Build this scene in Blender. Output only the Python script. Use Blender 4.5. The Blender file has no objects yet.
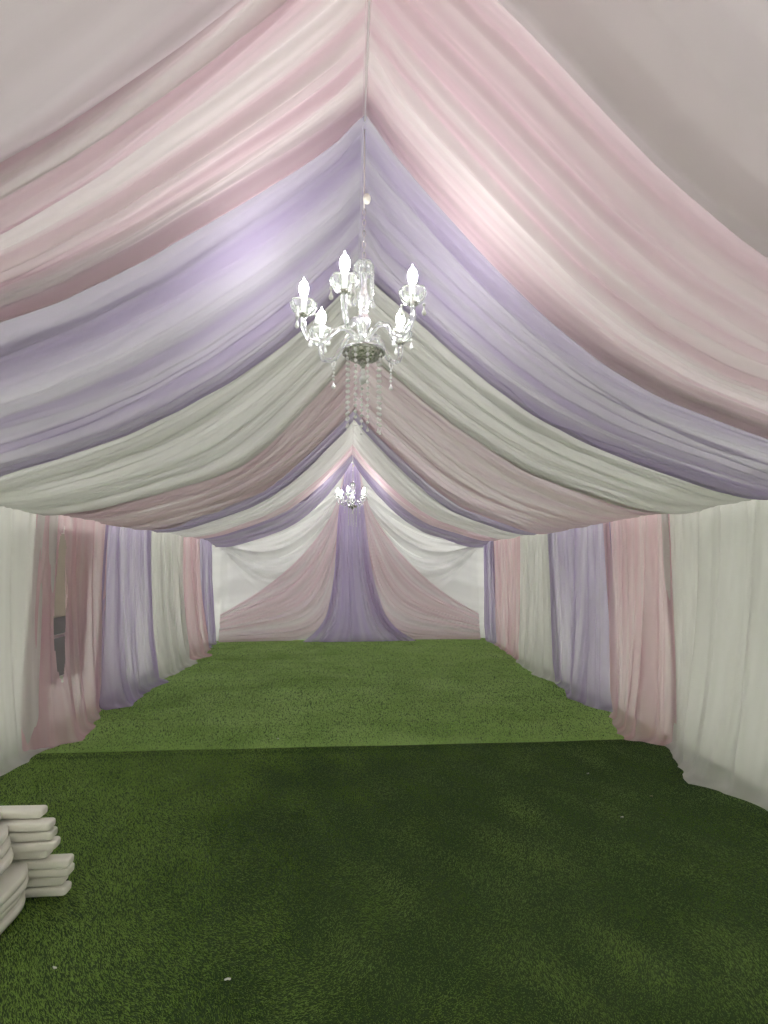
import bpy, math, random
import numpy as np
R = math.radians
rng = np.random.default_rng(11)
random.seed(5)
SC = bpy.context.scene
COL = SC.collection
RX = 0.06            # x of the ridge line
PI2 = 2 * math.pi

# ------------------------------------------------------------------ helpers
def link_mesh(name, V, Fq, mat, parent=None, smooth=True, uv=None):
    """V (n,3) array, Fq list/array of faces (all same length or a mixed list)."""
    me = bpy.data.meshes.new(name)
    V = np.asarray(V, dtype=np.float32)
    if isinstance(Fq, np.ndarray):
        k = Fq.shape[1]
        me.vertices.add(len(V)); me.vertices.foreach_set('co', V.ravel())
        me.loops.add(Fq.size); me.loops.foreach_set('vertex_index', Fq.astype(np.int32).ravel())
        me.polygons.add(len(Fq))
        me.polygons.foreach_set('loop_start', np.arange(0, Fq.size, k, dtype=np.int32))
        me.update(calc_edges=True)
    else:
        me.from_pydata([tuple(map(float, v)) for v in V], [], [tuple(int(i) for i in f) for f in Fq])
        me.update()
    if uv is not None:
        ul = me.uv_layers.new(name='UVMap')
        li = np.empty(len(me.loops), dtype=np.int32); me.loops.foreach_get('vertex_index', li)
        ul.data.foreach_set('uv', np.asarray(uv, dtype=np.float32)[li].ravel())
    me.polygons.foreach_set('use_smooth', np.full(len(me.polygons), smooth))
    me.validate()
    o = bpy.data.objects.new(name, me)
    COL.objects.link(o)
    if mat: me.materials.append(mat)
    if parent: o.parent = parent
    return o

def tag(o, label=None, cat=None, group=None, kind=None):
    if label: o['label'] = label
    if cat: o['category'] = cat
    if group: o['group'] = group
    if kind: o['kind'] = kind
    return o

def empty(name, loc=(0, 0, 0), rz=0):
    o = bpy.data.objects.new(name, None); COL.objects.link(o)
    o.location = loc; o.rotation_euler = (0, 0, rz); o.empty_display_size = .1
    return o

def copy_tree(o, parent=None):
    c = o.copy(); COL.objects.link(c)
    if parent is not None: c.parent = parent
    for ch in list(o.children): copy_tree(ch, c)
    return c

class MB:
    """collects shapes into one mesh"""
    def __init__(s): s.V = []; s.F = []; s.n = 0
    def add(s, V, F):
        s.V += [tuple(v) for v in V]; s.F += [tuple(i + s.n for i in f) for f in F]; s.n = len(s.V)
    def lathe(s, prof, seg=24, c=(0, 0), scal=None):
        """prof: list of (r,z); scal(i, theta)->radius factor"""
        V = []; F = []
        for i, (r, z) in enumerate(prof):
            for k in range(seg):
                a = PI2 * k / seg
                q = r * (scal(i, a) if scal else 1)
                V.append((c[0] + q * math.cos(a), c[1] + q * math.sin(a), z))
        m = len(prof)
        for i in range(m - 1):
            for k in range(seg):
                k2 = (k + 1) % seg
                F.append((i * seg + k, i * seg + k2, (i + 1) * seg + k2, (i + 1) * seg + k))
        if prof[0][0] > 1e-5: F.append(tuple(range(seg))[::-1])
        if prof[-1][0] > 1e-5: F.append(tuple((m - 1) * seg + k for k in range(seg)))
        s.add(V, F)
    def tube(s, pts, rad, seg=10, closed=False):
        P = np.array(pts, float); n = len(P)
        rr = np.full(n, rad) if np.isscalar(rad) else np.array(rad)
        if closed: T = np.roll(P, -1, 0) - np.roll(P, 1, 0)
        else: T = np.gradient(P, axis=0)
        T /= np.linalg.norm(T, axis=1)[:, None] + 1e-12
        up = np.array([0, 0, 1.]) if abs(T[0][2]) < .9 else np.array([1., 0, 0])
        V = []; N = np.cross(T[0], up); N /= np.linalg.norm(N)
        for i in range(n):
            N = N - T[i] * (N @ T[i]); N /= np.linalg.norm(N) + 1e-12
            B = np.cross(T[i], N)
            for k in range(seg):
                a = PI2 * k / seg
                V.append(P[i] + rr[i] * (math.cos(a) * N + math.sin(a) * B))
        F = []
        m = n if closed else n - 1
        for i in range(m):
            j = (i + 1) % n
            for k in range(seg):
                k2 = (k + 1) % seg
                F.append((i * seg + k, i * seg + k2, j * seg + k2, j * seg + k))
        if not closed:
            F.append(tuple(range(seg))[::-1]); F.append(tuple((n - 1) * seg + k for k in range(seg)))
        s.add(V, F)
    def bead(s, c, r, sz=1.0, seg=8):
        """faceted crystal bead"""
        prof = [(0.25, -1), (.85, -.5), (1, 0), (.85, .5), (.25, 1)]
        V = []; F = []
        for (a, b) in prof:
            for k in range(seg):
                t = PI2 * k / seg
                V.append((c[0] + a * r * math.cos(t), c[1] + a * r * math.sin(t), c[2] + b * r * sz))
        for i in range(len(prof) - 1):
            for k in range(seg):
                k2 = (k + 1) % seg
                F.append((i * seg + k, i * seg + k2, (i + 1) * seg + k2, (i + 1) * seg + k))
        F.append(tuple(range(seg))[::-1]); F.append(tuple((len(prof) - 1) * seg + k for k in range(seg)))
        s.add(V, F)
    def drop(s, c, r, h, seg=8):
        """tear-drop pendant hanging from c"""
        prof = [(.08, 0), (.25, -.18), (.6, -.45), (1, -.72), (.8, -.9), (.25, -1)]
        V = []; F = []
        for (a, b) in prof:
            for k in range(seg):
                t = PI2 * k / seg
                V.append((c[0] + a * r * math.cos(t), c[1] + a * r * math.sin(t), c[2] + b * h))
        for i in range(len(prof) - 1):
            for k in range(seg):
                k2 = (k + 1) % seg
                F.append((i * seg + k, (i + 1) * seg + k, (i + 1) * seg + k2, i * seg + k2))
        F.append(tuple(range(seg))); F.append(tuple((len(prof) - 1) * seg + k for k in range(seg))[::-1])
        s.add(V, F)
    def build(s, name, mat, parent=None, smooth=True):
        return link_mesh(name, np.array(s.V), s.F, mat, parent, smooth)

def noise1(n_knots, seed):
    """smooth 1-D noise on [0,1] as a function"""
    g = np.random.default_rng(seed); k = g.uniform(-1, 1, n_knots + 3)
    def f(t):
        x = np.clip(t, 0, 1) * n_knots; i = np.floor(x).astype(int); fr = x - i
        i = np.clip(i, 0, n_knots); fr = fr * fr * (3 - 2 * fr)
        return k[i] * (1 - fr) + k[i + 1] * fr
    return f

def grid_faces(nu, nv):
    i = np.arange((nu - 1) * (nv - 1)); a = i // (nv - 1); b = i % (nv - 1)
    p = a * nv + b
    return np.stack([p, p + nv, p + nv + 1, p + 1], 1)

# ------------------------------------------------------------------ materials
def newmat(name):
    m = bpy.data.materials.new(name); m.use_nodes = True
    nt = m.node_tree
    for n in list(nt.nodes): nt.nodes.remove(n)
    out = nt.nodes.new('ShaderNodeOutputMaterial')
    return m, nt, out

def principled(name, col, rough=.5, metal=0, spec=.5, trans=0, noise=None, bump=0, bscale=40, coat=0):
    m, nt, out = newmat(name)
    b = nt.nodes.new('ShaderNodeBsdfPrincipled')
    b.inputs['Base Color'].default_value = (*col, 1); b.inputs['Roughness'].default_value = rough
    b.inputs['Metallic'].default_value = metal; b.inputs['Specular IOR Level'].default_value = spec
    b.inputs['Transmission Weight'].default_value = trans
    b.inputs['Coat Weight'].default_value = coat
    tc = nt.nodes.new('ShaderNodeTexCoord')
    if noise:
        n = nt.nodes.new('ShaderNodeTexNoise'); n.inputs['Scale'].default_value = noise[0]; n.inputs['Detail'].default_value = 4
        nt.links.new(tc.outputs['Object'], n.inputs['Vector'])
        r = nt.nodes.new('ShaderNodeValToRGB')
        r.color_ramp.elements[0].position = .3; r.color_ramp.elements[1].position = .7
        r.color_ramp.elements[0].color = (*noise[1], 1); r.color_ramp.elements[1].color = (*col, 1)
        nt.links.new(n.outputs['Fac'], r.inputs['Fac']); nt.links.new(r.outputs['Color'], b.inputs['Base Color'])
    if bump:
        n = nt.nodes.new('ShaderNodeTexNoise'); n.inputs['Scale'].default_value = bscale; n.inputs['Detail'].default_value = 3
        nt.links.new(tc.outputs['Object'], n.inputs['Vector'])
        bp = nt.nodes.new('ShaderNodeBump'); bp.inputs['Strength'].default_value = bump; bp.inputs['Distance'].default_value = .02
        nt.links.new(n.outputs['Fac'], bp.inputs['Height']); nt.links.new(bp.outputs['Normal'], b.inputs['Normal'])
    nt.links.new(b.outputs['BSDF'], out.inputs['Surface'])
    return m

def voile(name, col, pale, opac, vary=.1, streak=(.9, 8), lo=.38, hi=.62, through=.3):
    """sheer voile: dyed cloth that scatters, lets light through and is partly open; paler and denser streaks run along the threads (UV u = along, v = across)"""
    m, nt, out = newmat(name)
    L = nt.links.new
    uv = nt.nodes.new('ShaderNodeTexCoord')
    mp = nt.nodes.new('ShaderNodeMapping'); mp.inputs['Scale'].default_value = (streak[0], streak[1], 1)
    L(uv.outputs['UV'], mp.inputs['Vector'])
    n = nt.nodes.new('ShaderNodeTexNoise'); n.inputs['Scale'].default_value = 1; n.inputs['Detail'].default_value = 2; n.inputs['Roughness'].default_value = .5
    L(mp.outputs['Vector'], n.inputs['Vector'])
    r = nt.nodes.new('ShaderNodeValToRGB')
    r.color_ramp.elements[0].position = lo; r.color_ramp.elements[1].position = hi
    r.color_ramp.elements[0].color = (*col, 1); r.color_ramp.elements[1].color = (*pale, 1)
    L(n.outputs['Fac'], r.inputs['Fac'])
    d = nt.nodes.new('ShaderNodeBsdfDiffuse'); L(r.outputs['Color'], d.inputs['Color'])
    t = nt.nodes.new('ShaderNodeBsdfTranslucent'); L(r.outputs['Color'], t.inputs['Color'])
    sh = nt.nodes.new('ShaderNodeBsdfSheen'); sh.inputs['Roughness'].default_value = .4; L(r.outputs['Color'], sh.inputs['Color'])
    m1 = nt.nodes.new('ShaderNodeMixShader'); m1.inputs['Fac'].default_value = through
    L(d.outputs['BSDF'], m1.inputs[1]); L(t.outputs['BSDF'], m1.inputs[2])
    m1b = nt.nodes.new('ShaderNodeMixShader'); m1b.inputs['Fac'].default_value = .1
    L(m1.outputs['Shader'], m1b.inputs[1]); L(sh.outputs['BSDF'], m1b.inputs[2])
    # fine weave, mostly opaque; slightly more open in the thin streaks
    n2 = nt.nodes.new('ShaderNodeTexNoise'); n2.inputs['Scale'].default_value = 1.0; n2.inputs['Detail'].default_value = 2
    mp2 = nt.nodes.new('ShaderNodeMapping'); mp2.inputs['Scale'].default_value = (streak[0] * .8, streak[1] * .8, 1); mp2.inputs['Location'].default_value = (3.1, 1.7, 0)
    L(uv.outputs['UV'], mp2.inputs['Vector']); L(mp2.outputs['Vector'], n2.inputs['Vector'])
    mr = nt.nodes.new('ShaderNodeMapRange'); mr.inputs['From Min'].default_value = .3; mr.inputs['From Max'].default_value = .7
    mr.inputs['To Min'].default_value = opac - vary; mr.inputs['To Max'].default_value = min(1, opac + .08)
    L(n2.outputs['Fac'], mr.inputs['Value'])
    tr = nt.nodes.new('ShaderNodeBsdfTransparent')
    m2 = nt.nodes.new('ShaderNodeMixShader'); L(mr.outputs['Result'], m2.inputs['Fac'])
    L(tr.outputs['BSDF'], m2.inputs[1]); L(m1b.outputs['Shader'], m2.inputs[2])
    L(m2.outputs['Shader'], out.inputs['Surface'])
    return m

WHITE = (.76, .755, .73); WHITE_P = (.81, .805, .785)
PINK = (.70, .50, .56); PINK_P = (.77, .68, .68)
LAV = (.395, .335, .495); LAV_P = (.455, .425, .51)
M = {}
M['white_ceil'] = voile('white voile ceiling', WHITE, WHITE_P, .9)
M['blush_ceil'] = voile('blush white voile ceiling', (.69, .615, .645), (.75, .69, .70), .94)
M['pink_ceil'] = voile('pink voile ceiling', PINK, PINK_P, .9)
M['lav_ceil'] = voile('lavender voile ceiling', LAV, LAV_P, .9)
M['shaded_white_ceil'] = voile('shade-darkened white voile ceiling', (.545, .55, .505), (.63, .64, .59), .9)  # white voile; the dimness behind the near chandelier is put into its colour
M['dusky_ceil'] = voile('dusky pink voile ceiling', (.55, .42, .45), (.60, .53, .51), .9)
M['white_wall'] = voile('white voile wall', WHITE, WHITE_P, .88, .12, (14, 1.2))
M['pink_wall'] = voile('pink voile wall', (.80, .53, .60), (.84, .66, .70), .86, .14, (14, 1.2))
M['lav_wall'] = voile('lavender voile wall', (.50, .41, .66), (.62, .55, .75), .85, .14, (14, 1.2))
M['white_back'] = voile('white voile backdrop', WHITE, WHITE_P, .92, .08, (.9, 8), .38, .62, .26)
M['pink_back'] = voile('pink voile backdrop', (.96, .74, .80), (.97, .87, .89), .78, .1, (.9, 8), .38, .62, .5)
M['lav_back'] = voile('lavender voile backdrop', (.62, .52, .83), (.74, .66, .90), .84, .1, (.9, 8), .38, .62, .5)
M['pvc'] = None
M['cord'] = principled('white cord', (.78, .74, .74), .6)
M['plastic'] = principled('white moulded plastic', (.90, .885, .80), .42, noise=(9, (.86, .84, .74)))
M['chrome'] = principled('polished silver', (.8, .8, .78), .15, 1)
M['dark_metal'] = principled('engraved dull silver', (.62, .64, .57), .22, 1, bump=1.0, bscale=75)
M['paper'] = principled('white scrap', (.85, .84, .80), .7)
M['sleeve'] = principled('candle sleeve', (.85, .87, .84), .25, trans=.4)

def make_glass(name, white, milky=False):
    m, nt, out = newmat(name)
    L = nt.links.new
    g = nt.nodes.new('ShaderNodeBsdfGlass'); g.inputs['IOR'].default_value = 1.5; g.inputs['Roughness'].default_value = .03
    g.inputs['Color'].default_value = (.97, .99, .97, 1)
    t = nt.nodes.new('ShaderNodeBsdfDiffuse' if milky else 'ShaderNodeBsdfTranslucent'); t.inputs['Color'].default_value = (.94, .96, .94, 1)
    gl = nt.nodes.new('ShaderNodeBsdfGlossy'); gl.inputs['Roughness'].default_value = .25 if milky else .12; gl.inputs['Color'].default_value = (.95, .96, .95, 1)
    a = nt.nodes.new('ShaderNodeMixShader'); a.inputs['Fac'].default_value = .22 if milky else .4
    L(t.outputs[0], a.inputs[1]); L(gl.outputs[0], a.inputs[2])
    b = nt.nodes.new('ShaderNodeMixShader'); b.inputs['Fac'].default_value = white
    L(g.outputs[0], b.inputs[1]); L(a.outputs[0], b.inputs[2])
    L(b.outputs[0], out.inputs['Surface'])
    return m
M['glass'] = make_glass('crystal', .18)
M['clear'] = make_glass('clear pressed glass', .07)
M['bead'] = make_glass('cut crystal', .93, True)
def make_bulb():
    m, nt, out = newmat('lit bulb')
    e = nt.nodes.new('ShaderNodeEmission'); e.inputs['Color'].default_value = (1, .985, .97, 1); e.inputs['Strength'].default_value = BULB
    nt.links.new(e.outputs[0], out.inputs['Surface'])
    return m
BULB = 52.0
M['bulb'] = make_bulb()

def make_roof():
    m, nt, out = newmat('tent roof sheet')
    d = nt.nodes.new('ShaderNodeBsdfDiffuse'); d.inputs['Color'].default_value = (.78, .78, .73, 1)
    t = nt.nodes.new('ShaderNodeBsdfTranslucent'); t.inputs['Color'].default_value = (.8, .8, .76, 1)
    x = nt.nodes.new('ShaderNodeMixShader'); x.inputs['Fac'].default_value = .42
    nt.links.new(d.outputs[0], x.inputs[1]); nt.links.new(t.outputs[0], x.inputs[2]); nt.links.new(x.outputs[0], out.inputs['Surface'])
    return m
M['roof'] = make_roof()
def make_pvc(name='tent wall sheet', c=(.74, .75, .68), thin=.35):
    m, nt, out = newmat(name)
    L = nt.links.new
    b = nt.nodes.new('ShaderNodeBsdfPrincipled'); b.inputs['Base Color'].default_value = (*c, 1); b.inputs['Roughness'].default_value = .3; b.inputs['Coat Weight'].default_value = .4
    t = nt.nodes.new('ShaderNodeBsdfTranslucent'); t.inputs['Color'].default_value = (*c, 1)
    tc = nt.nodes.new('ShaderNodeTexCoord'); n = nt.nodes.new('ShaderNodeTexNoise'); n.inputs['Scale'].default_value = 5; n.inputs['Detail'].default_value = 3
    L(tc.outputs['Object'], n.inputs['Vector'])
    bp = nt.nodes.new('ShaderNodeBump'); bp.inputs['Strength'].default_value = .35; bp.inputs['Distance'].default_value = .02
    L(n.outputs['Fac'], bp.inputs['Height']); L(bp.outputs['Normal'], b.inputs['Normal'])
    x = nt.nodes.new('ShaderNodeMixShader'); x.inputs['Fac'].default_value = thin
    L(b.outputs[0], x.inputs[1]); L(t.outputs[0], x.inputs[2]); L(x.outputs[0], out.inputs['Surface'])
    return m
M['pvc'] = make_pvc()
M['pvc_end'] = make_pvc('thin tent end sheet', (.76, .77, .73), .45)
M['pane'] = make_pvc('clear window sheet', (.37, .35, .29))
M['pane_dark'] = make_pvc('dim lower window sheet', (.22, .22, .21))

def make_turf(name, dark, light, tip):
    m, nt, out = newmat(name)
    L = nt.links.new
    b = nt.nodes.new('ShaderNodeBsdfPrincipled'); b.inputs['Roughness'].default_value = .55; b.inputs['Specular IOR Level'].default_value = .25
    tc = nt.nodes.new('ShaderNodeTexCoord')
    n = nt.nodes.new('ShaderNodeTexNoise'); n.inputs['Scale'].default_value = 90; n.inputs['Detail'].default_value = 2
    L(tc.outputs['Object'], n.inputs['Vector'])
    n2 = nt.nodes.new('ShaderNodeTexNoise'); n2.inputs['Scale'].default_value = 2.2; n2.inputs['Detail'].default_value = 5
    L(tc.outputs['Object'], n2.inputs['Vector'])
    mx = nt.nodes.new('ShaderNodeMath'); mx.operation = 'MULTIPLY_ADD'; mx.inputs[1].default_value = .6
    L(n.outputs['Fac'], mx.inputs[0])
    m3 = nt.nodes.new('ShaderNodeMath'); m3.operation = 'MULTIPLY'; m3.inputs[1].default_value = .4; L(n2.outputs['Fac'], m3.inputs[0])
    L(m3.outputs[0], mx.inputs[2])
    r = nt.nodes.new('ShaderNodeValToRGB')
    r.color_ramp.elements[0].position = .32; r.color_ramp.elements[1].position = .68
    r.color_ramp.elements[0].color = (*dark, 1); r.color_ramp.elements[1].color = (*tip, 1)
    e = r.color_ramp.elements.new(.5); e.color = (*light, 1)
    L(mx.outputs[0], r.inputs['Fac']); L(r.outputs['Color'], b.inputs['Base Color'])
    t = nt.nodes.new('ShaderNodeBsdfTranslucent'); L(r.outputs['Color'], t.inputs['Color'])
    mix = nt.nodes.new('ShaderNodeMixShader'); mix.inputs['Fac'].default_value = .2
    L(b.outputs[0], mix.inputs[1]); L(t.outputs[0], mix.inputs[2]); L(mix.outputs[0], out.inputs['Surface'])
    return m
M['turf_far'] = make_turf('artificial turf, inner roll', (.28, .46, .115), (.385, .60, .17), (.50, .70, .26))
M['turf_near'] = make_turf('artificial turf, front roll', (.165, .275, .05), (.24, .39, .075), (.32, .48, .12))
M['backing'] = principled('dark turf backing', (.03, .068, .012), .9)
M['floor'] = principled('green turf backing', (.03, .065, .015), .9)

# ------------------------------------------------------------------ the setting
Y0, Y1 = -1.2, 10.4
XW = 2.88
def quad(name, pts, mat, kind='structure'):
    o = link_mesh(name, pts, [tuple(range(len(pts)))], mat, smooth=False); tag(o, kind=kind); return o
def boxmesh(mb, a, b):
    x0, y0, z0 = a; x1, y1, z1 = b
    V = [(x0, y0, z0), (x1, y0, z0), (x1, y1, z0), (x0, y1, z0), (x0, y0, z1), (x1, y0, z1), (x1, y1, z1), (x0, y1, z1)]
    mb.add(V, [(0, 3, 2, 1), (4, 5, 6, 7), (0, 1, 5, 4), (1, 2, 6, 5), (2, 3, 7, 6), (3, 0, 4, 7)])

mb = MB(); boxmesh(mb, (-3.2, Y0, -.06), (3.3, Y1 + .1, -.004)); tag(mb.build('floor', M['floor'], smooth=False), kind='structure')
# roof sheet, two slopes with thickness
mb = MB()
pr = [(-3.0 + RX, 2.2), (RX, 3.98), (3.0 + RX, 2.2), (3.0 + RX, 2.22), (RX, 4.0), (-3.0 + RX, 2.22)]
V = [(x, Y0, z) for x, z in pr] + [(x, Y1, z) for x, z in pr]
mb.add(V, [(0, 1, 7, 6), (1, 2, 8, 7), (3, 4, 10, 9), (4, 5, 11, 10), (2, 3, 9, 8), (5, 0, 6, 11)])
tag(mb.build('ceiling', M['roof'], smooth=False), kind='structure')
# side walls: left one has the window opening the photo shows through the gap in the pink voile
WY0, WY1, WZ0, WZ1 = 4.75, 5.7, .42, 1.92
mb = MB()
for (a, b) in [((Y0, 0), (WY0, 2.26)), ((WY1, 0), (Y1, 2.26)), ((WY0, 0), (WY1, WZ0)), ((WY0, WZ1), (WY1, 2.26))]:
    boxmesh(mb, (-XW - .03 , a[0], a[1]), (-XW, b[0], b[1]))
tag(mb.build('wall_left', M['pvc'], smooth=False), kind='structure')
mb = MB(); boxmesh(mb, (XW + .06, Y0, 0), (XW + .09, Y1, 2.26)); tag(mb.build('wall_right', M['pvc'], smooth=False), kind='structure')
mb = MB(); V = [(-3, Y1, 0), (3.1, Y1, 0), (3.1, Y1, 2.2), (RX, Y1, 3.98), (-3, Y1, 2.2)]
V2 = [(x, y + .03, z) for x, y, z in V]
mb.add(V + V2, [(0, 1, 2, 3, 4), (9, 8, 7, 6, 5), (0, 5, 6, 1), (1, 6, 7, 2), (2, 7, 8, 3), (3, 8, 9, 4), (4, 9, 5, 0)])
tag(mb.build('wall_back', M['pvc_end'], smooth=False), kind='structure')
mb = MB(); V = [(-3, Y0, 0), (3.1, Y0, 0), (3.1, Y0, 2.2), (RX, Y0, 3.98), (-3, Y0, 2.2)]
V2 = [(x, y - .03, z) for x, y, z in V]
mb.add(V + V2, [(0, 1, 2, 3, 4), (9, 8, 7, 6, 5), (0, 5, 6, 1), (1, 6, 7, 2), (2, 7, 8, 3), (3, 8, 9, 4), (4, 9, 5, 0)])
tag(mb.build('wall_front_added', M['pvc'], smooth=False), kind='structure')  # unseen front sheet, added to keep outside light from flooding the near end
win = empty('window_1', (-XW, (WY0 + WY1) / 2, WZ0)); tag(win, kind='structure')
cy = (WY0 + WY1) / 2
mb = MB(); boxmesh(mb, (-.022, WY0 - cy, .63), (-.012, WY1 - cy, WZ1 - WZ0)); mb.build('pane', M['pane'], win, False)
mb = MB(); boxmesh(mb, (-.022, WY0 - cy, 0), (-.012, WY1 - cy, .63)); mb.build('lower_pane', M['pane_dark'], win, False)
mb = MB()
for (a, b) in [((WY0, 0), (WY0 + .04, WZ1 - WZ0)), ((WY1 - .04, 0), (WY1, WZ1 - WZ0)), ((WY0, 0), (WY1, .04)), ((WY0, WZ1 - WZ0 - .04), (WY1, WZ1 - WZ0)), ((WY0, .43), (WY1, .46))]:
    boxmesh(mb, (-.012, a[0] - cy, a[1]), (.006, b[0] - cy, b[1]))
mb.build('window_frame', M['cord'], win, False)

# ------------------------------------------------------------------ turf: two rolls that meet at a seam
SEAM = 4.42
def lump(x, y, seed, s):
    g = np.random.default_rng(seed); out = np.zeros_like(x)
    for k in range(7):
        a = g.uniform(0, PI2); f = s * g.uniform(.5, 2.2); out += np.sin((x * np.cos(a) + y * np.sin(a)) * f + g.uniform(0, PI2)) / 7 ** .5
    return out
def turf(name, xr, yr, zbase, n, lean, seed, mat, h, w, brushed=False):
    g = np.random.default_rng(seed)
    nx, ny = 60, 90
    gx, gy = np.meshgrid(np.linspace(*xr, nx), np.linspace(*yr, ny), indexing='ij')
    V0 = np.stack([gx.ravel(), gy.ravel(), zbase(gx, gy).ravel()], 1)
    q = grid_faces(nx, ny); F0 = np.concatenate([q[:, [0, 1, 2]], q[:, [0, 2, 3]]])
    # denser near the camera
    y = yr[0] + (yr[1] - yr[0]) * g.random(n) ** 1.35; x = g.uniform(xr[0], xr[1], n)
    z = zbase(x, y)
    l1 = lump(x, y, seed, 1.6); l2 = lump(x, y, seed + 1, 7)
    lx = lean[0] + (.18 if brushed else .35) * l1 + .35 * l2 + g.normal(0, .35, n)
    ly = lean[1] + (.2 if brushed else .35) * lump(x, y, seed + 3, 2.2) + .35 * lump(x, y, seed + 4, 8) + g.normal(0, .35, n)
    if brushed: ly = ly + 2.4 / (1 + np.exp((x + .7 + .35 * l1) * 2.0)) - .6
    if brushed: lx = lx - .75
    hh = h * g.uniform(.7, 1.25, n)
    a = g.uniform(0, PI2, n); wx = np.cos(a) * w * .5; wy = np.sin(a) * w * .5
    sc = 1 + .12 * (y - 2).clip(0)
    wx *= sc; wy *= sc
    b = np.stack([x, y, z], 1)
    t = np.stack([x + lx * hh, y + ly * hh, z + hh * (1 - .25 * np.hypot(lx, ly).clip(0, 2.5))], 1)
    V1 = np.empty((n, 3, 3)); V1[:, 0] = b + np.stack([wx, wy, 0 * x], 1); V1[:, 1] = b - np.stack([wx, wy, 0 * x], 1); V1[:, 2] = t
    F1 = np.arange(3 * n).reshape(n, 3) + len(V0)
    o = link_mesh(name, np.concatenate([V0, V1.reshape(-1, 3)]), np.concatenate([F0, F1]), mat, smooth=False)
    o.data.materials.append(M['backing'])
    mi = np.zeros(len(o.data.polygons), dtype=np.int32); mi[:len(F0)] = 1; o.data.polygons.foreach_set('material_index', mi)
    return o
def z_near(x, y):
    edge = np.exp(-((y - SEAM) / .06) ** 2) * (.012 + .012 * np.clip((1.2 - x) / 3, 0, 1))
    return .001 + edge + .0015 * np.sin(x * 5 + y * 2)
def z_far(x, y): return .001 + .002 * np.sin(x * 3 + y * 1.3)
o = turf('artificial_turf', (-2.84, 2.94), (.6, SEAM), z_near, 620000, (.15, -.75), 3, M['turf_near'], .0105, .0031, True)
tag(o, 'dark green artificial turf roll on the front half of the floor, before the seam', 'artificial turf', kind='stuff')
o = turf('artificial_turf', (-2.84, 2.94), (SEAM + .01, Y1 - .02), z_far, 330000, (.1, 1.1), 8, M['turf_far'], .013, .006)
tag(o, 'lighter green artificial turf roll beyond the seam, reaching the draped end wall', 'artificial turf', kind='stuff')

# ------------------------------------------------------------------ ceiling swags
PR = np.array([0, .12, .277, .56, .82, 1.08, 1.37, 1.72, 1.89, 2.2, 2.5, 2.7]); PZ = np.array([3.70, 3.545, 3.36, 3.05, 2.79, 2.58, 2.41, 2.27, 2.21, 2.11, 2.045, 2.03])
def P(r):
    """sagging profile from ridge to eave (smoothed)"""
    r = np.abs(r); e = np.clip(r / .12, 0, 1)
    return sum(np.interp(np.clip(np.abs(r + d * e), 0, 2.7), PR, PZ) for d in (-.06, -.03, 0, .03, .06)) / 5
C_ = lambda *p: (np.array([a for a, b in p]), np.array([b for a, b in p]))
BND = [  # (left list, right list) of (distance from ridge, depth)
 (C_((0, -1.0), (2.7, -1.0)), C_((0, -1.0), (2.7, -1.0))),
 (C_((0, 1.25), (.4, 1.3), (1.0, 1.32), (2.7, 1.32)), C_((0, 1.25), (.45, 1.2), (1.1, 1.24), (2.7, 1.3))),
 (C_((0, 2.08), (.32, 1.96), (.62, 1.84), (.87, 1.77), (1.26, 1.69), (2.7, 1.6)), C_((0, 2.08), (2.7, 2.1))),
 (C_((0, 3.3), (.4, 3.22), (.68, 3.11), (1.0, 2.97), (1.3, 2.94), (2.1, 3.0), (2.7, 3.05)), C_((0, 3.3), (.15, 3.2), (.45, 3.07), (.86, 2.95), (1.3, 2.88), (2.7, 2.9))),
 (C_((0, 4.6), (.7, 4.66), (1.1, 4.7), (1.43, 4.56), (2.7, 4.4)), C_((0, 4.5), (.4, 4.2), (.77, 4.0), (1.07, 3.88), (1.8, 3.9), (2.7, 3.92))),
 (C_((0, 6.55), (.32, 6.36), (.76, 6.14), (1.3, 6.05), (2.7, 6.3)), C_((0, 6.57), (.7, 6.21), (1.16, 6.18), (2.7, 6.5))),
 (C_((0, 7.0), (.34, 6.78), (.99, 6.6), (1.72, 6.72), (2.7, 6.95)), C_((0, 7.0), (.31, 6.83), (.88, 6.72), (1.45, 6.97), (2.7, 7.1))),
 (C_((0, 8.5), (.39, 8.36), (.95, 7.95), (2.7, 8.1)), C_((0, 8.6), (.4, 8.44), (.93, 8.14), (2.7, 8.1))),
 (C_((0, 9.3), (.33, 9.0), (.87, 8.75), (1.52, 8.6), (2.7, 8.7)), C_((0, 9.4), (.46, 9.3), (1.04, 9.0), (2.7, 9.1))),
 (C_((0, 9.93), (2.7, 9.93)), C_((0, 9.93), (2.7, 9.93))),
]
def bdepth(k, r):
    def side(c, a): return sum(np.interp(np.clip(np.abs(a + d * np.clip(a / .2, 0, 1)), 0, 2.7), *c) for d in (-.12, -.06, 0, .06, .12)) / 5
    return np.where(r < 0, side(BND[k][0], -r), side(BND[k][1], r))

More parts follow.
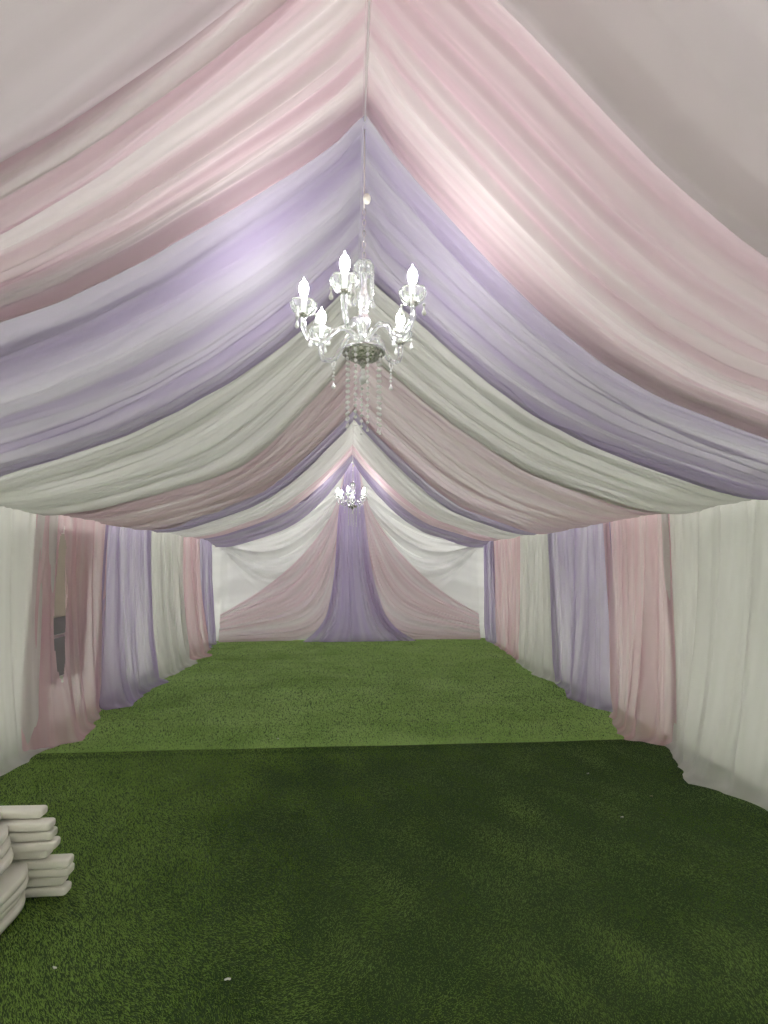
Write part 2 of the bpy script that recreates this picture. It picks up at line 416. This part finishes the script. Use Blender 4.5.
def fold_height(t, a, side_seed, n, width):
    """folds that run from ridge to eave; t across the cloth 0..1, a = distance from the ridge"""
    s = a / 2.7
    g = np.random.default_rng(side_seed)
    h = np.zeros_like(t)
    tot = 0
    for j in range(n):
        tj = (j + g.uniform(.1, .9)) / n
        slant = g.uniform(-1, 1) * .16 * g.choice([.3, 1, 1.8]); bend = g.uniform(-.05, .05)
        c = tj + slant * (s - .3) + bend * np.sin(s * 3.1)
        wd = g.choice([.28, .5, .9, 1.4]) * g.uniform(.8, 1.2) / n * (0.7 + .7 * s)
        q = (t - c) / wd
        # a hanging fold: rounded belly with a sharper crease on one side
        shp = np.where(q > 0, np.exp(-np.abs(q) ** 1.5 * 1.6), np.exp(-np.abs(q) * 1.1 * g.uniform(.6, 1.5)))
        am = g.uniform(.35, 1.0) * (.45 + .55 * np.sin(np.clip(s * 1.25 + .12, 0, 1) * math.pi)) 
        on = .65 + .35 * np.sin(s * g.uniform(1.5, 5) + g.uniform(0, 6))
        h -= am * on * shp
    f = noise1(n * 4, side_seed + 1); f2 = noise1(n * 9, side_seed + 2)
    h += .22 * f(t + .04 * np.sin(s * 4 + side_seed)) + .05 * f2(t + .05 * s)
    return h * width / n * .66

def swag(k, name, mat, label, folds, extra=0.0, seed=0):
    nr, nt = 181, 150
    r = np.linspace(-2.68, 2.68, nr); t = np.linspace(0, 1, nt)
    # sample finer near the ridge
    r = np.sign(r) * (np.abs(r) / 2.68) ** 1.15 * 2.68
    rr, tt = np.meshgrid(r, t, indexing='ij')
    dn = bdepth(k, rr) - (.10 if k else 0); df = bdepth(k + 1, rr)
    y = dn + (df - dn) * tt
    wid = np.mean(df - dn)
    a = np.abs(rr)
    h = np.where(rr < 0, fold_height(tt, a, 100 + 7 * k + seed, folds, wid), fold_height(tt, a, 500 + 7 * k + seed, folds, wid))
    ease = np.clip(a / .12, 0.35, 1) * np.clip((2.75 - a) / .35, .25, 1)
    drop = .035 * np.clip((tt - .25) / .75, 0, 1) ** 1.4 + extra * tt ** 2 * np.clip(a / .5, 0, 1)
    belly = .05 * np.sin(math.pi * tt) * np.sin(math.pi * np.clip(a / 2.7, 0, 1)) * min(1, wid / 1.2)
    # the hem edge rolls over a little
    z = P(rr) + (h * ease) - drop - belly * .5 + .010 * np.clip((tt - .985) / .015, 0, 1)
    x = RX + rr
    V = np.stack([x, y, z], -1).reshape(-1, 3)
    uv = np.stack([rr / 2.68 * .5 + .5 + .3 * k + np.where(rr < 0, 7.3, 0), tt + np.where(rr < 0, .37, 0)], -1).reshape(-1, 2)
    o = link_mesh(name, V, grid_faces(nr, nt), mat, uv=uv)
    tag(o, label, 'ceiling drape', 'voile drapes swagged under the tent roof')
    return o

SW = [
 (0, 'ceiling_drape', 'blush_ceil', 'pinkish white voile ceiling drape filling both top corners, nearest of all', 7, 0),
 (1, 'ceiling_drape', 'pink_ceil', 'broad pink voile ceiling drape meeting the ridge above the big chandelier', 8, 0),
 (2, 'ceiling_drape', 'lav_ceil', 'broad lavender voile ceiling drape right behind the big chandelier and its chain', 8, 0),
 (3, 'ceiling_drape', 'shaded_white_ceil', 'shade-darkened white voile ceiling drape between the broad lavender one and a dusky pink one', 10, 0),
 (4, 'ceiling_drape', 'dusky_ceil', 'dusky pink voile ceiling drape beyond the shade-darkened white one, edged by thin lavender', 12, 0),
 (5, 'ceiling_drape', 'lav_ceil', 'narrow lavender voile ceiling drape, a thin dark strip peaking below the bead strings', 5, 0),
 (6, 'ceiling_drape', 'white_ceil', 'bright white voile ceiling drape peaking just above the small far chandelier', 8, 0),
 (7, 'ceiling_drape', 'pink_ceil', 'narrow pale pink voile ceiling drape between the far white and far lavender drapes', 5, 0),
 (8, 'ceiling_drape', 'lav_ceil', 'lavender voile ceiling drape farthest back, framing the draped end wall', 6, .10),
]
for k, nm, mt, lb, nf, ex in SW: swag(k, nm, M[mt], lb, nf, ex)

mb = MB(); mb.tube([(RX, y, 3.655 - .004 * math.sin(y * 2)) for y in np.linspace(Y0 + .3, 2.10, 40)], .0045, 8)
tag(mb.build('ridge_cord', M['cord']), 'thin white cord running along the ridge seam of the nearest drapes', 'cord')

# ------------------------------------------------------------------ wall drapes
def poly_at(pts, u):
    p = np.array(pts, float); d = np.r_[0, np.cumsum(np.linalg.norm(np.diff(p, axis=0), axis=1))]; d /= d[-1]
    return np.interp(u, d, p[:, 0]), np.interp(u, d, p[:, 1])
def wall_drape(side, top, hem, mat, label, pleats, seed, gap=None, ztop=2.09, gather=None, amp=.034):
    """top: (y0,y1) along the wall; hem: floor polyline (x,y) from y0 end to y1 end"""
    g = np.random.default_rng(seed)
    nu, nv = 200, 70
    u = np.linspace(0, 1, nu); v = np.linspace(0, 1, nv)
    uu, vv = np.meshgrid(u, v, indexing='ij')
    tx = side * 2.74 + (RX if side > 0 else 0); ty = top[0] + (top[1] - top[0]) * uu
    hx, hy = poly_at(hem, u); hx = hx[:, None] + 0 * vv; hy = hy[:, None] + 0 * vv
    # unevenly gathered cloth
    w = vv ** 1.6 * .75 + .25 * vv ** 6
    wy = vv ** 1.25
    x = tx + (hx - tx) * w; y = ty + (hy - ty) * wy
    # pleats: many small at the top, fewer broad ones towards the hem
    f1 = noise1(pleats * 2, seed); f2 = noise1(pleats * 4, seed + 1); f3 = noise1(int(pleats * 1.1), seed + 2); f4 = noise1(5, seed + 3)
    warp = .02 * np.sin(vv * 3 + seed) + .010 * np.sin(vv * 6 + uu * 7)
    A = f1(uu + warp) * (1.0 - .35 * vv) + f2(uu - warp * .6) * .45 * (1 - .8 * vv) + f3(uu + .5 * warp) * (.25 + .9 * vv)
    fade = 1 - .75 * np.clip((vv - .85) / .15, 0, 1)
    x = x - side * (A * amp * (.7 + .9 * vv)) * fade
    y = y + np.gradient(A, axis=0) * .05
    zb = .022 + .008 * (f4(u)[:, None] + 1)
    # pooled hem: the last rows lie on the turf
    pool = np.clip((vv - .955) / .045, 0, 1)
    x = x - side * pool * (.065 if side < 0 else .04) * (1 + .8 * f4(u)[:, None] + .3 * f3(u)[:, None])
    z = np.where(vv > .955, np.maximum(zb + (1 - pool) ** 2 * (.07 - zb), .016), ztop + (.07 - ztop) * (vv / .955))
    V = np.stack([x, y, z], -1).reshape(-1, 3)
    uv = np.stack([uu, vv], -1).reshape(-1, 2)
    F = grid_faces(nu, nv)
    if gap:
        ui = (np.arange(len(F)) // (nv - 1)) / (nu - 2); vi = (np.arange(len(F)) % (nv - 1)) / (nv - 2)
        F = F[~gap(ui, vi)]
    o = link_mesh('wall_drape', V, F, mat, uv=uv)
    tag(o, label, 'wall drape', 'voile drapes hanging along the tent sides')
    return o

# left side, front to back: hem corners measured on the floor
HEM_L = {
 'white1': [(-2.62, 3.2), (-2.66, 3.9), (-2.60, 4.12), (-2.56, 4.22), (-2.60, 4.38), (-2.62, 4.7)],
 'pink1': [(-2.60, 4.34), (-2.50, 4.62), (-2.37, 4.70), (-2.44, 4.95), (-2.53, 5.26), (-2.74, 5.85)],
 'lav1': [(-2.72, 5.70), (-2.58, 5.60), (-2.38, 5.75), (-2.41, 6.11), (-2.52, 6.2), (-2.45, 6.8), (-2.58, 7.05)],
 'white2': [(-2.56, 6.95), (-2.50, 7.08), (-2.43, 7.68), (-2.40, 7.95), (-2.58, 8.3)],
 'pink2': [(-2.56, 8.2), (-2.38, 8.51), (-2.46, 9.0), (-2.57, 9.5)],
 'lav2': [(-2.58, 9.35), (-2.60, 9.7), (-2.58, 10.02)],
}
TOP_L = {'white1': (2.9, 4.78), 'pink1': (4.5, 5.80), 'lav1': (5.72, 7.02), 'white2': (6.96, 8.36), 'pink2': (8.28, 9.3), 'lav2': (9.22, 10.05)}
def tear(ui, vi):   # the pink cloth is drawn aside and leaves a slit with the tent window behind it
    lo = .33 - .13 * vi; w = .15 * np.clip((.74 - vi) / .5, 0, 1) ** .6 * np.clip((vi - .05) / .1, 0, 1)
    return (np.abs(ui - lo) < w * .5)
wall_drape(-1, TOP_L['white1'], HEM_L['white1'], M['white_wall'], 'white voile wall drape at the left picture edge, beside the stacked chairs', 9, 21)
wall_drape(-1, TOP_L['pink1'], HEM_L['pink1'], M['pink_wall'], 'pink left wall drape with a slit showing the tent window, swept outward at its hem', 11, 22, gap=tear)
wall_drape(-1, TOP_L['lav1'], HEM_L['lav1'], M['lav_wall'], 'lavender left wall drape with a hem spilling onto the turf, beside the slit pink one', 11, 23)
wall_drape(-1, TOP_L['white2'], HEM_L['white2'], M['white_wall'], 'white left wall drape between lavender and pink drapes, hem pooled on turf', 12, 24)
wall_drape(-1, TOP_L['pink2'], HEM_L['pink2'], M['pink_wall'], 'narrow pink left wall drape next to the farthest lavender one', 10, 25)
wall_drape(-1, TOP_L['lav2'], HEM_L['lav2'], M['lav_wall'], 'farthest lavender wall drape on the left, in the corner by the end wall', 9, 26)
HEM_R = {
 'white1': [(2.66, 2.5), (2.69, 3.13), (2.61, 3.38), (2.47, 3.48), (2.60, 3.8), (2.77, 4.2)],
 'pink1': [(2.78, 4.15), (2.63, 4.29), (2.50, 4.38), (2.62, 4.78), (2.78, 5.10)],
 'lav1': [(2.82, 5.1), (2.66, 5.38), (2.59, 5.7), (2.72, 6.1), (2.76, 6.55)],
 'white2': [(2.74, 6.3), (2.63, 6.87), (2.66, 7.38), (2.76, 8.0)],
 'pink2': [(2.76, 7.9), (2.78, 8.5), (2.84, 9.4)],
 'lav2': [(2.84, 9.3), (2.82, 9.7), (2.80, 10.02)],
}
TOP_R = {'white1': (2.2, 4.16), 'pink1': (4.08, 5.2), 'lav1': (5.06, 6.72), 'white2': (6.62, 7.94), 'pink2': (7.82, 9.5), 'lav2': (9.35, 10.05)}
wall_drape(1, TOP_R['white1'], HEM_R['white1'], M['white_wall'], 'wide white voile wall drape at the right picture edge, nearest on that side', 12, 41)
wall_drape(1, TOP_R['pink1'], HEM_R['pink1'], M['pink_wall'], 'pink right wall drape between the nearest white one and a lavender one', 10, 42)
wall_drape(1, TOP_R['lav1'], HEM_R['lav1'], M['lav_wall'], 'wide lavender right wall drape between pink and white drapes', 11, 43)
wall_drape(1, TOP_R['white2'], HEM_R['white2'], M['white_wall'], 'white right wall drape halfway to the end wall, between lavender and pink', 10, 44)
wall_drape(1, TOP_R['pink2'], HEM_R['pink2'], M['pink_wall'], 'pale pink right wall drape next to the farthest lavender one', 10, 45)
wall_drape(1, TOP_R['lav2'], HEM_R['lav2'], M['lav_wall'], 'farthest lavender wall drape on the right, in the corner by the end wall', 8, 46)

# ------------------------------------------------------------------ end wall
YB = 10.30
nx, nz = 240, 150
x = np.linspace(-2.87, 2.97, nx); v = np.linspace(0, 1, nz)
xx, vv = np.meshgrid(x, v, indexing='ij')
ztop = np.clip(3.72 - np.abs(xx - RX) * .60, 2.12, 3.7)
zz = .02 + (ztop - .02) * vv
s = np.clip(np.abs(xx - RX) / 2.68, 0, 1)                      # 0 at the middle, 1 at the side wall
chord = 3.35 - 1.30 * s
sag = (np.sin(math.pi * np.clip(s, 0, 1)) * .9 + .1)
c = (chord - zz) / sag
env = np.clip(c / .15, 0, 1) * np.clip((1.75 - c) / .7, 0, 1)
off = .06 * env * (np.sin(c * 13 + 1.5 * np.sin(s * 3)) + .6 * np.sin(c * 27 + s * 4) + .3 * np.sin(c * 47))
yy = YB + .02 + off
yy -= .06 * np.exp(-((s - 1) / .04) ** 2)                        # gathered strip at each side
V = np.stack([xx, yy, zz], -1).reshape(-1, 3)
o = link_mesh('backdrop_curtain', V, grid_faces(nx, nz), M['white_back'], uv=np.stack([xx / 5, vv], -1).reshape(-1, 2))
tag(o, 'white voile backdrop covering the end wall with draped folds in its upper corners', 'backdrop')

def sweep(name, A, B, ybase, mat, folds, amp, label, seed, cat, group=None):
    """cloth between edge curves A and B [(x,z)...], both starting at the gather"""
    ns, nt = 110, 120
    s = np.linspace(0, 1, ns); t = np.linspace(0, 1, nt)
    def curve(c):
        p = np.array(c, float); d = np.r_[0, np.cumsum(np.linalg.norm(np.diff(p, axis=0), axis=1))]; d /= d[-1]
        k = np.stack([sum(np.interp(np.clip(s + e, 0, 1), d, p[:, i]) for e in (-.08, -.04, 0, .04, .08)) / 5 for i in (0, 1)], 1)
        k[0] = p[0]; k[-1] = p[-1]; return k
    a, b = curve(A), curve(B)
    tt = t[None, :]; ss = s[:, None]
    f1 = noise1(folds, seed); f2 = noise1(folds * 3, seed + 1)
    tw = tt + .03 * np.sin(ss * 4 + seed)
    h = f1(tw) * 1.0 + .45 * f2(tw + .02 * ss)
    x = a[:, 0:1] * (1 - tt) + b[:, 0:1] * tt; z = a[:, 1:2] * (1 - tt) + b[:, 1:2] * tt
    y = ybase + amp * h * (.35 + .65 * np.clip(ss * 3, 0, 1)) - .05 * np.clip((ss - .93) / .07, 0, 1)
    z = np.maximum(z, .018)
    V = np.stack([x, y, z], -1).reshape(-1, 3)
    uv = np.stack([ss + 0 * tt, tt + 0 * ss], -1).reshape(-1, 2)
    o = link_mesh(name, V, grid_faces(ns, nt), mat, uv=uv)
    return tag(o, label, cat, group)
G = 'coloured voile sweeps on the end wall'
sweep('backdrop_swag', [(-.10, 3.64), (-.24, 2.80), (-.56, 2.20), (-1.04, 1.62), (-1.70, 1.06), (-2.54, .56)],
      [(.02, 3.64), (-.12, 2.6), (-.18, 1.3), (-.32, .34), (-.70, .03), (-2.55, .02)], 10.13, M['pink_back'], 13, .038, 'pink swept voile left of the lavender centre on the end wall', 61, 'backdrop', G)
sweep('backdrop_swag', [(.20, 3.64), (.36, 2.80), (.70, 2.25), (1.20, 1.62), (1.90, 1.00), (2.68, .54)],
      [(.10, 3.64), (.24, 2.6), (.30, 1.3), (.46, .34), (.90, .03), (2.70, .02)], 10.13, M['pink_back'], 13, .038, 'pink swept voile right of the lavender centre on the end wall', 62, 'backdrop', G)
sweep('backdrop_swag', [(-.06, 3.64), (-.22, 2.7), (-.29, 1.3), (-.46, .35), (-.90, .02)],
      [(.18, 3.64), (.30, 2.7), (.48, 1.3), (.80, .35), (1.36, .02)], 10.045, M['lav_back'], 11, .04, 'lavender voile falling from the peak down the middle of the end wall', 63, 'backdrop', G)

# ------------------------------------------------------------------ chandeliers
def bez(p, n=26):
    """Catmull-Rom through points"""
    p = np.array(p, float); q = np.vstack([2 * p[0] - p[1], p, 2 * p[-1] - p[-2]]); out = []
    m = len(p) - 1
    for k in range(n + 1):
        u = k / n * m; i = min(int(u), m - 1); f = u - i
        a, b, c, d = q[i], q[i + 1], q[i + 2], q[i + 3]
        out.append(.5 * (2 * b + (c - a) * f + (2 * a - 5 * b + 4 * c - d) * f * f + (3 * b - a - 3 * c + d) * f ** 3))
    return np.array(out)

def make_chandelier():
    root = empty('chandelier', (RX, 2.14, 2.40))
    Z = lambda z: z - 2.40
    # suspension
    mb = MB(); mb.tube([(0, 0, Z(z)) for z in np.linspace(3.245, 3.648, 8)], .0038, 8); mb.build('suspension_cord', M['cord'], root)
    mb = MB(); mb.lathe([(.004, Z(3.262)), (.014, Z(3.268)), (.0185, Z(3.282)), (.0185, Z(3.292)), (.013, Z(3.304)), (.004, Z(3.31))], 20, (.012, -.012))
    mb.build('cord_ball', M['plastic'], root)
    mb = MB(); z = 3.246; i = 0
    while z > 2.985:
        L = .034; pts = []
        for k in range(16):
            a = PI2 * k / 16; px = .008 * math.cos(a); pz = (L / 2) * math.sin(a)
            pts.append((px, 0, Z(z - L / 2) + pz) if i % 2 == 0 else (0, px, Z(z - L / 2) + pz))
        mb.tube(pts, .0021, 6, True); z -= L - .007; i += 1
    mb.build('chain', M['chrome'], root)
    # column of turned glass pieces
    mb = MB(); mb.lathe([(.006, Z(2.985)), (.012, Z(2.978)), (.015, Z(2.965)), (.010, Z(2.955)), (.014, Z(2.935)), (.020, Z(2.915)), (.014, Z(2.895)), (.012, Z(2.87)), (.015, Z(2.845)), (.024, Z(2.81)), (.027, Z(2.79)),
                         (.022, Z(2.765)), (.013, Z(2.752)), (.020, Z(2.747)), (.020, Z(2.739)), (.014, Z(2.735)), (.026, Z(2.712)), (.031, Z(2.695)), (.027, Z(2.672)), (.017, Z(2.655)), (.016, Z(2.625)), (.022, Z(2.60)), (.028, Z(2.585)), (.028, Z(2.556))], 24,
                        scal=lambda i, a: 1 + .06 * math.cos(8 * a))
    mb.build('column', M['glass'], root)
    # scalloped crown under the chain
    mb = MB(); mb.lathe([(.012, Z(2.918)), (.026, Z(2.922)), (.038, Z(2.938)), (.044, Z(2.958)), (.041, Z(2.968)), (.036, Z(2.958)), (.030, Z(2.942)), (.020, Z(2.930)), (.012, Z(2.926))], 48,
                        scal=lambda i, a: 1 + .13 * abs(math.cos(3 * a)) * (i in (2, 3, 4, 5)))
    mb.build('crown_cup', M['glass'], root)
    for k in range(5):
        a = R(25 + 72 * k); mb = MB()
        for j in range(8): mb.bead((.047 * math.cos(a), .047 * math.sin(a), Z(2.945 - .0155 * j)), .0078, .95, 8)
        mb.drop((.047 * math.cos(a), .047 * math.sin(a), Z(2.823)), .012, .055, 10)
        mb.build('bead_string', M['glass'], root, False)
    # engraved bowl, with finial
    mb = MB(); mb.lathe([(.030, Z(2.562)), (.060, Z(2.560)), (.080, Z(2.556)), (.088, Z(2.549)), (.087, Z(2.538)), (.077, Z(2.524)), (.058, Z(2.512)), (.036, Z(2.505)), (.024, Z(2.503))], 40, scal=lambda i, a: 1 + .035 * math.cos(14 * a))
    bowl = mb.build('bowl', M['dark_metal'], root)
    mb = MB(); mb.lathe([(.088, Z(2.554)), (.096, Z(2.550)), (.096, Z(2.541)), (.088, Z(2.537)), (.085, Z(2.545)), (.088, Z(2.554))], 56, scal=lambda i, a: 1 + .05 * abs(math.cos(10 * a)))
    mb.build('bowl_rim', M['glass'], bowl)
    mb = MB(); mb.lathe([(.025, Z(2.505)), (.025, Z(2.492)), (.016, Z(2.484)), (.006, Z(2.480)), (.006, Z(2.468)), (.002, Z(2.466))], 20); mb.build('bowl_cap', M['dark_metal'], bowl)
    mb = MB(); mb.lathe([(.003, Z(2.472)), (.008, Z(2.462)), (.010, Z(2.452)), (.006, Z(2.444)), (.012, Z(2.436)), (.020, Z(2.420)), (.019, Z(2.410)), (.010, Z(2.402)), (.002, Z(2.400))], 12)
    mb.build('finial', M['bead'], root, False)
    # long strings of beads below the bowl
    for a, n in ((-160, 13), (-118, 13), (-78, 14), (-20, 14), (30, 13), (95, 13), (150, 12)):
        a = R(a); mb = MB(); x0, y0 = .078 * math.cos(a), .078 * math.sin(a); z = 2.54
        mb.tube([(x0, y0, Z(2.56)), (x0, y0, Z(2.548 - .0255 * n))], .0007, 5)
        for j in range(n):
            mb.bead((x0, y0, Z(2.53 - .0255 * j)), .0080 if j else .0095, .95, 8)
        mb.drop((x0, y0, Z(2.53 - .0255 * n + .008)), .007, .024, 8)
        mb.build('bead_string', M['bead'], root, False)
    # arms
    for (deg, rad, low) in ((-83, .272, 0), (-20, .250, 0), (51, .262, 0), (138, .285, 1), (-137, .300, 1)):
        th = R(deg); ux, uy = math.sin(th), -math.cos(th)
        W = lambda r, z, side=0: (ux * r - uy * side, uy * r + ux * side, Z(z))
        mb = MB()
        pts = bez([W(.020, 2.585), W(.045, 2.625), (W(.085, 2.652)), W(.125, 2.638), W(.165, 2.596), W(.205, 2.572), W(rad - .022, 2.594), W(rad, 2.64), W(rad, 2.692)], 40)
        mb.tube(pts, [.0125 + .0012 * math.sin(k * 1.3) for k in range(len(pts))], 12)
        arm = mb.build('arm', M['glass'], root)
        cx, cy_ = ux * rad, uy * rad
        mb = MB(); mb.lathe([(.012, Z(2.688)), (.021, Z(2.690)), (.023, Z(2.697)), (.018, Z(2.702))], 20, (cx, cy_)); mb.build('cup_holder', M['dark_metal'], arm)
        mb = MB(); mb.lathe([(.018, Z(2.700)), (.032, Z(2.702)), (.044, Z(2.710)), (.052, Z(2.724)), (.056, Z(2.742)), (.0565, Z(2.752)), (.0535, Z(2.754)), (.051, Z(2.743)), (.047, Z(2.728)), (.039, Z(2.715)), (.022, Z(2.708)), (.012, Z(2.708))], 64, (cx, cy_),
                            scal=lambda i, a: 1 + (.17 * abs(math.cos(4 * a)) - .09) * ((0, 0, .4, .8, 1, 1, 1, 1, .8, .4, 0, 0)[i]))
        mb.build('candle_cup', M['clear'], arm)
        mb = MB(); mb.lathe([(.010, Z(2.708)), (.010, Z(2.775)), (.012, Z(2.780)), (.010, Z(2.787))], 16, (cx, cy_)); mb.build('candle_sleeve', M['sleeve'], arm)
        mb = MB(); mb.lathe([(.008, Z(2.785)), (.016, Z(2.793)), (.0205, Z(2.808)), (.0210, Z(2.825)), (.0165, Z(2.842)), (.0085, Z(2.853)), (.0025, Z(2.859)), (.0012, Z(2.872))], 14, (cx, cy_)); mb.build('bulb', M['bulb'], arm)
        for da in (-60, 60, 180):
            b = th + R(da) - math.pi / 2
            px, py = cx + .055 * math.cos(b), cy_ + .055 * math.sin(b)
            mb = MB(); mb.bead((px, py, Z(2.703)), .0072, 1, 8); mb.drop((px, py, Z(2.697)), .0105, .042, 10); mb.build('pendant', M['bead'], arm, False)
        if low:
            mb = MB(); c0 = np.array(W(.205, 2.548))
            mb.tube([c0 + .013 * np.array((ux * math.cos(q) , uy * math.cos(q), math.sin(q))) for q in np.linspace(0, PI2, 20, endpoint=False)], .0028, 6, True)
            for j in range(4): mb.bead((c0[0], c0[1], c0[2] - .024 - .0175 * j), .0065, 1, 8)
            mb.drop((c0[0], c0[1], c0[2] - .088), .011, .034, 10)
            mb.build('pendant', M['bead'], arm, False)
    return root
ch = make_chandelier()
tag(ch, 'large crystal chandelier with five lit candle bulbs, hanging nearest', 'chandelier', 'crystal chandeliers on the ridge')
ch2 = copy_tree(ch); ch2.location = (RX, 8.9, 2.47)
tag(ch2, 'small looking far crystal chandelier hanging before the lavender end wall centre')

# ------------------------------------------------------------------ stack of folded chairs
def rounded_bar(mb, a, b, w, h, round_end=True, seg=10):
    """flat bar lying from a to b (x,y), width w, height 0..h with rounded long edges and a rounded tip at b"""
    a = np.array(a, float); b = np.array(b, float); d = b - a; L = np.linalg.norm(d); d /= L; n = np.array([-d[1], d[0]])
    rows = []
    e = h * .42
    stations = [(0, 1)] + [(L - h * .45 * (1 - math.sin(q)), .55 + .45 * math.cos(q)) for q in np.linspace(0, math.pi / 2, 5)] if round_end else [(0, 1), (L, 1)]
    for (u, sc) in stations:
        ring = []
        for k in range(24):
            q = PI2 * k / 24
            cq, sq = math.cos(q), math.sin(q)
            px = math.copysign(abs(cq) ** .45, cq) * w / 2 * (.25 + .75 * sc); pz = math.copysign(abs(sq) ** .45, sq) * h / 2 * sc
            p = a + d * u + n * px
            ring.append((p[0], p[1], h / 2 + pz))
        rows.append(ring)
    V = [p for r_ in rows for p in r_]; F = []
    for i in range(len(rows) - 1):
        for k in range(24):
            k2 = (k + 1) % 24
            F.append((i * 24 + k, i * 24 + k2, (i + 1) * 24 + k2, (i + 1) * 24 + k))
    F.append(tuple(range(24))[::-1]); F.append(tuple((len(rows) - 1) * 24 + k for k in range(24)))
    mb.add(V, F)
def slab(mb, outline, z0, z1, rim):
    """plate with a rounded edge; outline CCW (x,y)"""
    P_ = np.array(outline, float); c = P_.mean(0); n = len(P_)
    T = np.roll(P_, -1, 0) - np.roll(P_, 1, 0); N = np.stack([T[:, 1], -T[:, 0]], 1); N /= np.linalg.norm(N, axis=1)[:, None]
    prof = [(-rim, z0), (-rim * .3, z0 + rim * .3), (0, z0 + (z1 - z0) * .5), (-rim * .3, z1 - rim * .3), (-rim, z1)]
    V = []; F = []
    for (o_, z) in prof:
        for k in range(n): V.append((P_[k][0] + N[k][0] * o_, P_[k][1] + N[k][1] * o_, z))
    for i in range(len(prof) - 1):
        for k in range(n):
            k2 = (k + 1) % n; F.append((i * n + k, i * n + k2, (i + 1) * n + k2, (i + 1) * n + k))
    F.append(tuple(range(n))[::-1]); F.append(tuple((len(prof) - 1) * n + k for k in range(n)))
    mb.add(V, F)
TH = .0455
def make_chair():
    """a folded chair lying flat; origin under the middle of the seat front, feet towards +x"""
    root = empty('folding_chair')
    # seat: wide plate with a bowed front
    out = []
    for q in np.linspace(-1, 1, 25):
        out.append((.005 - .05 * abs(q) ** 4, .205 * q))
    for q in np.linspace(1, -1, 9): out.append((-.42 - .02 * (1 - q * q), .195 * q))
    mb = MB(); slab(mb, out, .002, TH - .003, .012); mb.build('seat', M['plastic'], root)
    for sy in (1, -1):
        mb = MB(); rounded_bar(mb, (-.46, .242 * sy), (.135 if sy > 0 else .0, .242 * sy), .064, TH - .004); mb.build('leg', M['plastic'], root)
    for sy in (1, -1):   # side frames between seat and leg, joining towards the front
        mb = MB(); rounded_bar(mb, (-.40, .19 * sy), (-.045, .205 * sy), .045, TH - .006); mb.build('side_frame', M['plastic'], root)
    mb = MB()
    for q in (-.15, -.05, .05, .15): rounded_bar(mb, (-.88, q), (-.46, q), .055, .022, False)
    rounded_bar(mb, (-.88, -.24), (-.88, .24), .07, TH - .006)
    mb.build('backrest', M['plastic'], root)
    return root
ORD = ['lowest', 'second from the bottom', 'third from the bottom', 'fourth from the bottom', 'middle one', 'fourth from the top', 'third from the top', 'second from the top', 'topmost']
dx = [.01, .0, .02, .03, -.075, -.01, -.04, -.06, -.12]
dy = [.0, .0, -.01, -.025, -.02, -.05, -.045, -.05, -.02]
rz = [0, 2, -1, 1, 0, 5, 2, -1, -2]
base = make_chair()
for i in range(9):
    o = base if i == 0 else copy_tree(base)
    o.location = (-1.475 + dx[i], 2.385 + dy[i], .020 + TH * i); o.rotation_euler = (0, 0, R(rz[i]))
    tag(o, 'white plastic folded chair lying flat, %s in the stack of nine' % ORD[i], 'folding chair', 'folded white chairs in a stack')

# ------------------------------------------------------------------ bits dropped on the turf
SCR = [(-1.14, 2.18, 'tiny white scrap on the turf just in front of the chair stack'),
       (1.81, 3.75, 'tiny white scrap on dark turf near the pink right drape'),
       (1.71, 3.12, 'tiny white scrap, lowest of three on the dark turf at the right'),
       (2.06, 3.37, 'tiny tan scrap on turf near the white right drape'),
       (-.45, 2.08, 'tiny white scrap in the middle of the front turf'),
       (-.63, 4.66, 'tiny white scrap just beyond the turf seam')]
M['tan'] = principled('tan scrap', (.62, .52, .34), .7)
for i, (x, y, lb) in enumerate(SCR):
    g = np.random.default_rng(70 + i); n = 9
    ang = np.sort(g.uniform(0, PI2, n)); rad = g.uniform(.008, .0135, n)
    top = [(rad[k] * math.cos(ang[k]), rad[k] * .7 * math.sin(ang[k]), .004 + .003 * math.sin(3 * ang[k])) for k in range(n)]
    V = top + [(a, b, c - .003) for a, b, c in top] + [(0, 0, .007)]
    F = [(k, (k + 1) % n, 2 * n) for k in range(n)] + [(k, n + k, n + (k + 1) % n, (k + 1) % n) for k in range(n)] + [tuple(range(n, 2 * n))[::-1]]
    o = link_mesh('paper_scrap', np.array(V), F, M['tan'] if 'tan' in lb else M['paper']); o.location = (x, y, .014)
    tag(o, lb, 'scrap', 'scraps dropped on the turf')

# ------------------------------------------------------------------ world, camera
w = bpy.data.worlds.new('World'); SC.world = w; w.use_nodes = True
bg = w.node_tree.nodes['Background']; bg.inputs['Color'].default_value = (1, .98, 1.07, 1); bg.inputs['Strength'].default_value = 3.0
cam = bpy.data.cameras.new('Camera'); co = bpy.data.objects.new('Camera', cam); COL.objects.link(co); SC.camera = co
F_PX = 490.0
cam.sensor_fit = 'VERTICAL'; cam.sensor_height = 36; cam.lens = 36 * F_PX / 1024
yaw = math.atan(35 / F_PX); pit = math.atan(50 / F_PX * math.cos(yaw))
co.location = (0, 0, 1.6); co.rotation_euler = (math.pi / 2 + pit, 0, -yaw)
cam.clip_start = .05
vs = SC.view_settings
vs.view_transform = 'Standard'; vs.look = 'None'; vs.exposure = 1.38; vs.gamma = 1; vs.use_curve_mapping = False
SC.cycles.max_bounces = 10; SC.cycles.transparent_max_bounces = 16; SC.cycles.transmission_bounces = 8
